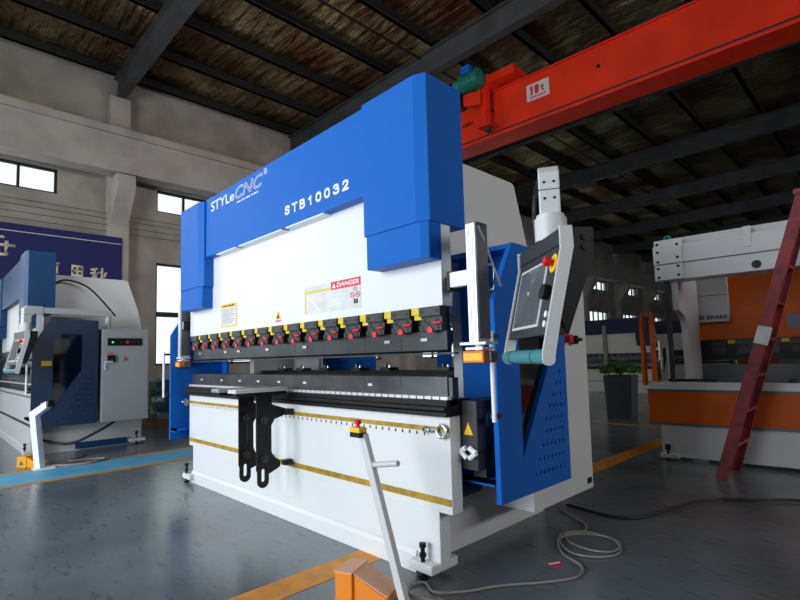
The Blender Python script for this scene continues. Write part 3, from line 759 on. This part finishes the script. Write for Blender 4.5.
MB().torus((.28, -.04, 2.225), .025, .01, 'y').build('lifting_eye', tealb, ep)
MB().rod((1.00, -.024, 1.86), (1.00, -.018, 1.86), .038, 16).build('beam_hole', black, OR)
MB().box(.92, .98, -.06, -.045, 2.03, 2.22).build('hanger_plate', white, OR)
rm = MB().box(.12, Lw-.1, 1.07, 1.15, 1.20, 2.12).build('ram', orange, OR)
cc = MB().box(.2, .615, .97, 1.07, 1.705, 2.14).build('cylinder_cover', offw, OR, bevel=.006)
MB().box(.2, .62, .96, 1.07, 1.40, 1.70).build('lower_cover', offw, cc, bevel=.006)
text('cover_lettering', 'PRESS BRAKE', blackp, cc, .215, .605, 1.43, 1.475, lambda u, v, w: Vector((u, .959 - w, v)), .002, bold=.02)
MB().box(1.12, 1.45, 1.064, 1.07, 1.29, 1.45).build('ram_plate', alud, OR)
MB().box(.2, 3.0, 1.03, 1.07, .97, 1.20).build('tool_holder', black, OR)
for i in range(9):
    cx = .50 + i*.24
    c_ = MB().box(cx-.08, cx+.07, 1.0, 1.03, 1.13, 1.185).box(cx-.075, cx+.065, 1.01, 1.03, 1.04, 1.12).build('clamp', clampg, OR)
    MB().box(cx+.08, cx+.15, 1.01, 1.03, 1.15, 1.19).build('wedge_block', yellow, c_)
MB().box(.2, 3.0, .96, 1.2, .72, .86).box(.2, 3.0, 1.0, 1.1, .86, .92).build('die_table', alud, OR)
MB().box(.18, .6, .08, .12, .772, .80).build('black_tray', black, OR)
MB().prism([(.62, .80), (1.0, .80), (1.0, 1.15), (.62, 1.15)], 'y', 1.32, 1.34, [slot(.66+i*.06, .86+j*.06, .02, .02) for i in range(5) for j in range(4)]).build('rear_perforated_panel', orange, OR)
for a in (-.12, -.02):
    MB().prism([(.25, .72), (.35, .72), (.35, 1.45), (.30, 1.52), (.25, 1.40)], 'x', a, a+.03).build('guard_rail', orange, OR)
MB().rod((.9, .05, .77), (.9, .05, .8), .05, 12).build('black_cap', black, OR)
MB().box(1.15, 1.2, .1, .3, .77, .80).build('loose_bracket', black, OR)
MB().box(1.5, 1.9, .1, .2, .77, .79).build('loose_bracket', black, OR)

# ------------------------------------------------------------------ far press brakes
FC = dict(body=mat('far_greyish_white_paint', 'bdbbb2', .6), cover=mat('far_blue_paint', '0a1a38', .5, spec=.2), side=mat('olive_grey_paint', '6f7064', .6), cabinet=greyw, guard=mat('olive_grey_guard', '6f7064', .6))  # body is a greyer white than on the near machines
f1, _ = press_brake((-6.0, 13.9, 0), 'distant white press brake with navy covers beyond the potted plant', FC, detail=0, scale=.80)
MB().prism([(-.10, .0), (.5, .0), (.5, 1.9), (.15, 2.35), (-.10, 2.3)], 'x', -.02, .1).build('guard_panel', FC['side'], f1)
f2, _ = press_brake((-5.3, 18.2, 0), 'farthest press brake, dark covers just showing left of the orange guard rails', FC, detail=0, scale=.84)

# ------------------------------------------------------------------ crane
CR = empty('overhead_crane', (0, 8.9, 0), 'red overhead crane girder with a 10t sign crossing under the roof', 'crane', math.radians(2.6))
x0, x1 = WX+.6, RX-.5
gb = MB().box(x0, x1, .0, .30, 5.72, 6.66)
gb.box(x0, x1, -.05, .35, 6.66, 6.69)
gr = gb.build('girder', cranered, CR)
MB().box(x0, x1, -.12, .42, 5.66, 5.72).build('bottom_flange', cranered, gr)
MB().box(x0, x1, -.125, .0, 5.722, 5.755).build('cable_track', darkgrey, gr)
for xx in (x0, x1):
    MB().box(xx-.15, xx+.15, -.1, 1.5, 6.56, 6.8).build('end_truck', cranered, CR)
def cp(x, y, z): return (x, y, z)
# local x for the girder: pixel-free positions along it
sg = MB().box(-5.04, -4.56, -.008, 0, 6.16, 6.50).build('load_sign', paper, gr)
FG = lambda u, v, w: Vector((u, -.008 - w, v))
strokes('load_number', '10', redsign, sg, -4.98, -4.77, 6.27, 6.46, FG, .045, .004, .15)
strokes('load_unit', 't', redsign, sg, -4.74, -4.65, 6.28, 6.42, FG, .03, .004)
m = MB()
for i in range(7): m.box(-4.97+i*.05, -4.935+i*.05, -.012, -.008, 6.20, 6.24)
m.build('load_caption', redsign, sg)
for xx in (-5.85, -3.6): MB().rod((xx, -.01, 6.3), (xx, .01, 6.3), .035, 12).build('girder_hole', black, gr)
text('girder_lettering', 'AIMIN', blackp, gr, -6.66, -6.36, 6.17, 6.25, lambda u, v, w: Vector((u, -.001 - w, v)), .003, bold=.02)
tr_ = MB().box(-5.72, -5.15, -.3, .5, 6.75, 6.92).box(-5.80, -5.72, -.34, .54, 6.70, 6.92).build('trolley_frame', cranered, CR)
MB().box(-5.92, -5.80, -.34, -.3, 5.85, 6.75).box(-5.84, -5.78, -.3, -.2, 5.85, 6.75).box(-6.0, -5.70, -.38, -.2, 5.83, 5.86).build('trolley_leg', cranered, tr_)
MB().rod((-5.85, -.28, 5.80), (-5.85, -.16, 5.80), .06, 14).build('wheel', darkgrey, tr_, smooth=True)
MB().prism([(-6.3, 6.4), (-5.88, 6.3), (-5.88, 6.6), (-6.3, 6.65)], 'y', -.42, -.38).build('trolley_plate', cranered, tr_)
mo = MB().rod((-6.25, -.55, 6.80), (-5.78, -.55, 6.80), .17, 20)
for i in range(9): mo.rod((-6.22+i*.05, -.55, 6.80), (-6.20+i*.05, -.55, 6.80), .19, 20)
mo = mo.rod((-6.4, -.55, 6.80), (-6.25, -.55, 6.80), .12, 16).build('motor', green, tr_)
MB().box(-6.12, -5.92, -.74, -.6, 6.90, 7.05).build('junction_box', blue, mo)
MB().rod((-6.7, -.5, 6.75), (-6.5, -.5, 6.75), .2, 16).box(-6.75, -6.5, -.6, .3, 6.55, 6.9).build('hoist_drum', darkgrey, tr_)

# ------------------------------------------------------------------ banner on the wall
BN = MB().box(WX+.33, WX+.36, -2.2, 3.36, 2.4, 4.05).build('banner', bannerm)
tag(BN, 'navy blue banner with large cream Chinese characters on the left wall', 'banner')
MB().box(WX+.36, WX+.363, -2.2, 3.34, 3.885, 3.905).build('banner_line', cream, BN)
FB = lambda u, v, w: Vector((WX+.361 + w, u, v))
for ch, a, b, z0, z1 in (('守', .97, 1.39, 3.36, 3.78), ('了', .80, 1.14, 2.94, 3.35), ('更', 1.84, 2.17, 2.93, 3.33), ('用', 2.33, 2.60, 2.91, 3.31), ('秋', 2.72, 3.08, 2.90, 3.30)):
    text('character', ch, cream, BN, a, b, z0, z1, FB, .003, bold=.03)

# ------------------------------------------------------------------ planter, ladder
PL = empty('potted_plant', (-3.47, 8.6, 0), 'leafy green plant in a tall charcoal square pot beyond the centre machine', 'plant', .1)
MB().prism([(-.19, 0), (.19, 0), (.23, .70), (-.23, .70)], 'y', -.2, .2).build('pot', planterm, PL, bevel=.01)
m = MB()
for i in range(12):
    a = random.uniform(0, 6.28); m.rod((0, 0, .7), (.2*math.cos(a), .2*math.sin(a), .95), .008, 5)
m.build('stem', stem_m, PL)
m = MB()
for i in range(330):
    a = random.uniform(0, 6.28); r = .34*math.sqrt(random.random()); z = .74 + .26*random.random()*(1.15 - r/.42)
    c = Vector((r*math.cos(a), r*math.sin(a), z)); s = random.uniform(.035, .06)
    R_ = Matrix.Translation(c) @ Matrix.Rotation(random.uniform(0, 6.28), 4, 'Z') @ Matrix.Rotation(random.uniform(-.9, .9), 4, 'X')
    v = [m.bm.verts.new(R_ @ Vector(p)) for p in ((0, -s, 0), (s*.55, 0, s*.15), (0, s, 0), (-s*.55, 0, s*.15))]
    m.bm.faces.new(v)
m.build('foliage', leafm, PL)

LA = empty('step_ladder', (-1.18, 5.08, 0), 'worn dark red ladder leaning up in front of the orange press brake', 'ladder')
for yy in (-.23, .23):
    b = MB().beam((0, yy, 0), (.68, yy*.42, 2.32), .035, .085, up=(1, 0, 0)).build('rail', ladderm, LA, bevel=.004)
    MB().beam((1.35, yy, 0), (.74, yy*.42, 2.30), .03, .06, up=(1, 0, 0)).build('back_leg', ladderm, LA)
for i in range(1, 8):
    k = i/8; z = 2.32*k; w = .23*(1-.58*k) 
    MB().box(.68*k-.04, .68*k+.045, -w, w, z-.012, z+.012).build('step', ladderm, LA)
MB().box(.62, .80, -.13, .13, 2.30, 2.34).build('top_cap', ladderm, LA)
MB().beam((.335, -.175, 1.12), (.375, -.165, 1.26), .045, .092, up=(1, 0, 0)).build('rail_sticker', paper, LA)

# ------------------------------------------------------------------ stop-button stand and foot pedal
ST = empty('emergency_stop_stand', (-1.53, 1.5, 0), 'leaning pale metal stand with emergency stop box in front of the centre machine', 'stand')
MB().box(-.05, .10, -.10, .10, 0, .008).build('base_plate', alu, ST)
MB().beam((0, 0, .005), (-.27, 0, .735), .03, .042, up=(1, 0, 0)).build('post', offw, ST, bevel=.004)
MB().rod((-.22, .0, .60), (-.06, .02, .625), .013, 14).build('side_peg', offw, ST, smooth=True)
sb = MB().box(-.32, -.25, -.04, .005, .722, .745).build('switch_box', black, ST, bevel=.003)
MB().box(-.321, -.249, -.041, .006, .745, .768).build('switch_box_lid', ylabel, sb, bevel=.003)
MB().rod((-.285, -.018, .768), (-.285, -.018, .785), .009, 12).rod((-.285, -.018, .782), (-.285, -.018, .80), .017, 18).build('stop_button', red, sb, smooth=True)
MB().rod((.03, .0, .035), (.09, .0, .035), .014, 12).build('cable_gland', black, ST)

PD = empty('foot_pedal', (-1.755, 1.455, 0), 'orange foot pedal with brown cover and teal base beside the leaning stand', 'foot pedal', math.radians(22))
PD.scale = (.82, .82, 1.0)
MB().box(-.12, .17, -.085, .085, 0, .045).build('pedal_base', tealb, PD, bevel=.004)
MB().box(-.13, -.03, -.09, .09, .03, .158).prism([(-.03, .045), (.165, .045), (.165, .075), (-.03, .15)], 'y', -.075, .075).build('pedal_hood', opedal, PD, bevel=.003)
MB().box(-.132, -.028, -.092, .092, .158, .163).prism([(-.028, .153), (.17, .08), (.17, .086), (-.028, .159)], 'y', -.078, .078).build('pedal_cover', brown, PD)
MB().prism([(.09, .1105), (.125, .0975), (.125, .0985), (.09, .1115)], 'y', -.02, .02).build('cover_label', alud, PD)

SL = empty('emergency_stop_stand', (-6.60, 1.0, 0), 'white bent-top stand with red button beside the left machine', 'stand', 0)
MB().box(-.08, .1, -.07, .12, .0, .012).build('base_plate', whitep, SL)
m = MB().prism([(-.05, .01), (.02, .01), (-.055, .56), (.09, .66), (.065, .72), (-.13, .60), (-.125, .56)], 'y', -.03, .045)
R_ = Matrix.Rotation(math.radians(40), 4, 'Z')
bmesh.ops.transform(m.bm, matrix=R_, verts=m.bm.verts[:]); m.build('post', whitep, SL, bevel=.004)
m = MB().box(.075, .10, -.035, .05, .655, .725); bmesh.ops.transform(m.bm, matrix=R_, verts=m.bm.verts[:]); m.build('end_cap', clampg, SL)
m = MB().rod((.0, .01, .67), (-.012, .01, .70), .018, 12); bmesh.ops.transform(m.bm, matrix=R_, verts=m.bm.verts[:]); m.build('stop_button', red, SL)
PY = empty('foot_pedal', (-6.85, .95, 0), 'yellow foot pedal at the foot of the white bent-top stand', 'foot pedal', math.radians(35))
MB().box(-.10, .02, -.08, .08, 0, .12).prism([(.02, .0), (.16, .0), (.16, .04), (.02, .11)], 'y', -.07, .07).build('pedal_hood', ypedal, PY, bevel=.004)
MB().prism([(-.07, .03), (-.01, .03), (-.04, .08)], 'y', -.083, -.08).build('warning_triangle', green, PY)

# ------------------------------------------------------------------ cables on the floor
def cable(name, pts, r, m, label, cat='cable'):
    return tag(MB().tube([(x, y, r + .0035) for x, y in pts], r, 8, 8).build(name, m, smooth=True), label, cat)
cable('braided_cable', [(-1.78, 3.25), (-1.62, 3.14), (-1.50, 3.05), (-1.46, 2.93), (-1.52, 2.84), (-1.44, 2.72), (-1.30, 2.68), (-1.20, 2.74), (-1.22, 2.88), (-1.33, 2.93), (-1.47, 2.86),
      (-1.50, 2.72), (-1.36, 2.58), (-1.22, 2.62), (-1.17, 2.76), (-1.28, 2.92), (-1.45, 2.93), (-1.53, 2.78), (-1.40, 2.55), (-1.24, 2.45), (-1.20, 2.32), (-1.28, 2.17), (-1.42, 1.99), (-1.50, 1.84), (-1.60, 1.74), (-1.70, 1.78), (-1.73, 1.70), (-1.64, 1.65), (-1.52, 1.68), (-1.44, 1.62)], .0055, cableg,
      'grey braided cable looped on the floor right of the centre machine')
cable('power_cable', [(-1.78, 3.35), (-1.45, 3.30), (-1.30, 3.40), (-1.20, 3.75), (-1.10, 4.10), (-.85, 4.30), (-.60, 4.48), (-.48, 4.30), (-.5, 4.05)], .010, cableb,
      'black power cable trailing across the dark floor towards the ladder')
cable('control_cable', [(-7.2, 1.55), (-7.0, 1.45), (-6.8, 1.30), (-6.72, 1.50), (-6.6, 1.62), (-6.45, 1.45), (-6.5, 1.25), (-6.62, 1.12)], .010, cableg,
      'grey cable lying across the blue floor lane by the left machine')
LB = MB().box(-.035, .035, -.02, .02, 0, .003).build('paper_label', redsign)
LB.location = (-1.355, 2.40, 0); LB.rotation_euler = (0, 0, 1.1)
tag(LB, 'small red and white label lying on the floor inside the cable bend', 'label')
MB().box(-.032, .032, .004, .018, .003, .004).build('label_strip', whitep, LB)
TP = empty('wrapped_bundle', (-10.0, 3.55, 0), 'teal plastic-wrapped bundle on a pallet between the two blue machines', 'bundle')
MB().box(-.7, .7, -.5, .5, 0, .12).build('pallet', wood, TP)
m = MB()
bmesh.ops.create_cube(m.bm, size=1, matrix=Matrix.Translation((0, 0, .44)) @ Matrix.Diagonal((1.3, .95, .64, 1)))
bmesh.ops.subdivide_edges(m.bm, edges=m.bm.edges[:], cuts=7, use_grid_fill=True)
for v in m.bm.verts:
    if v.co.z > .13: v.co += Vector((random.uniform(-.05, .05), random.uniform(-.05, .05), random.uniform(-.07, .05)))
m.build('plastic_wrap', tarp, TP, smooth=True)
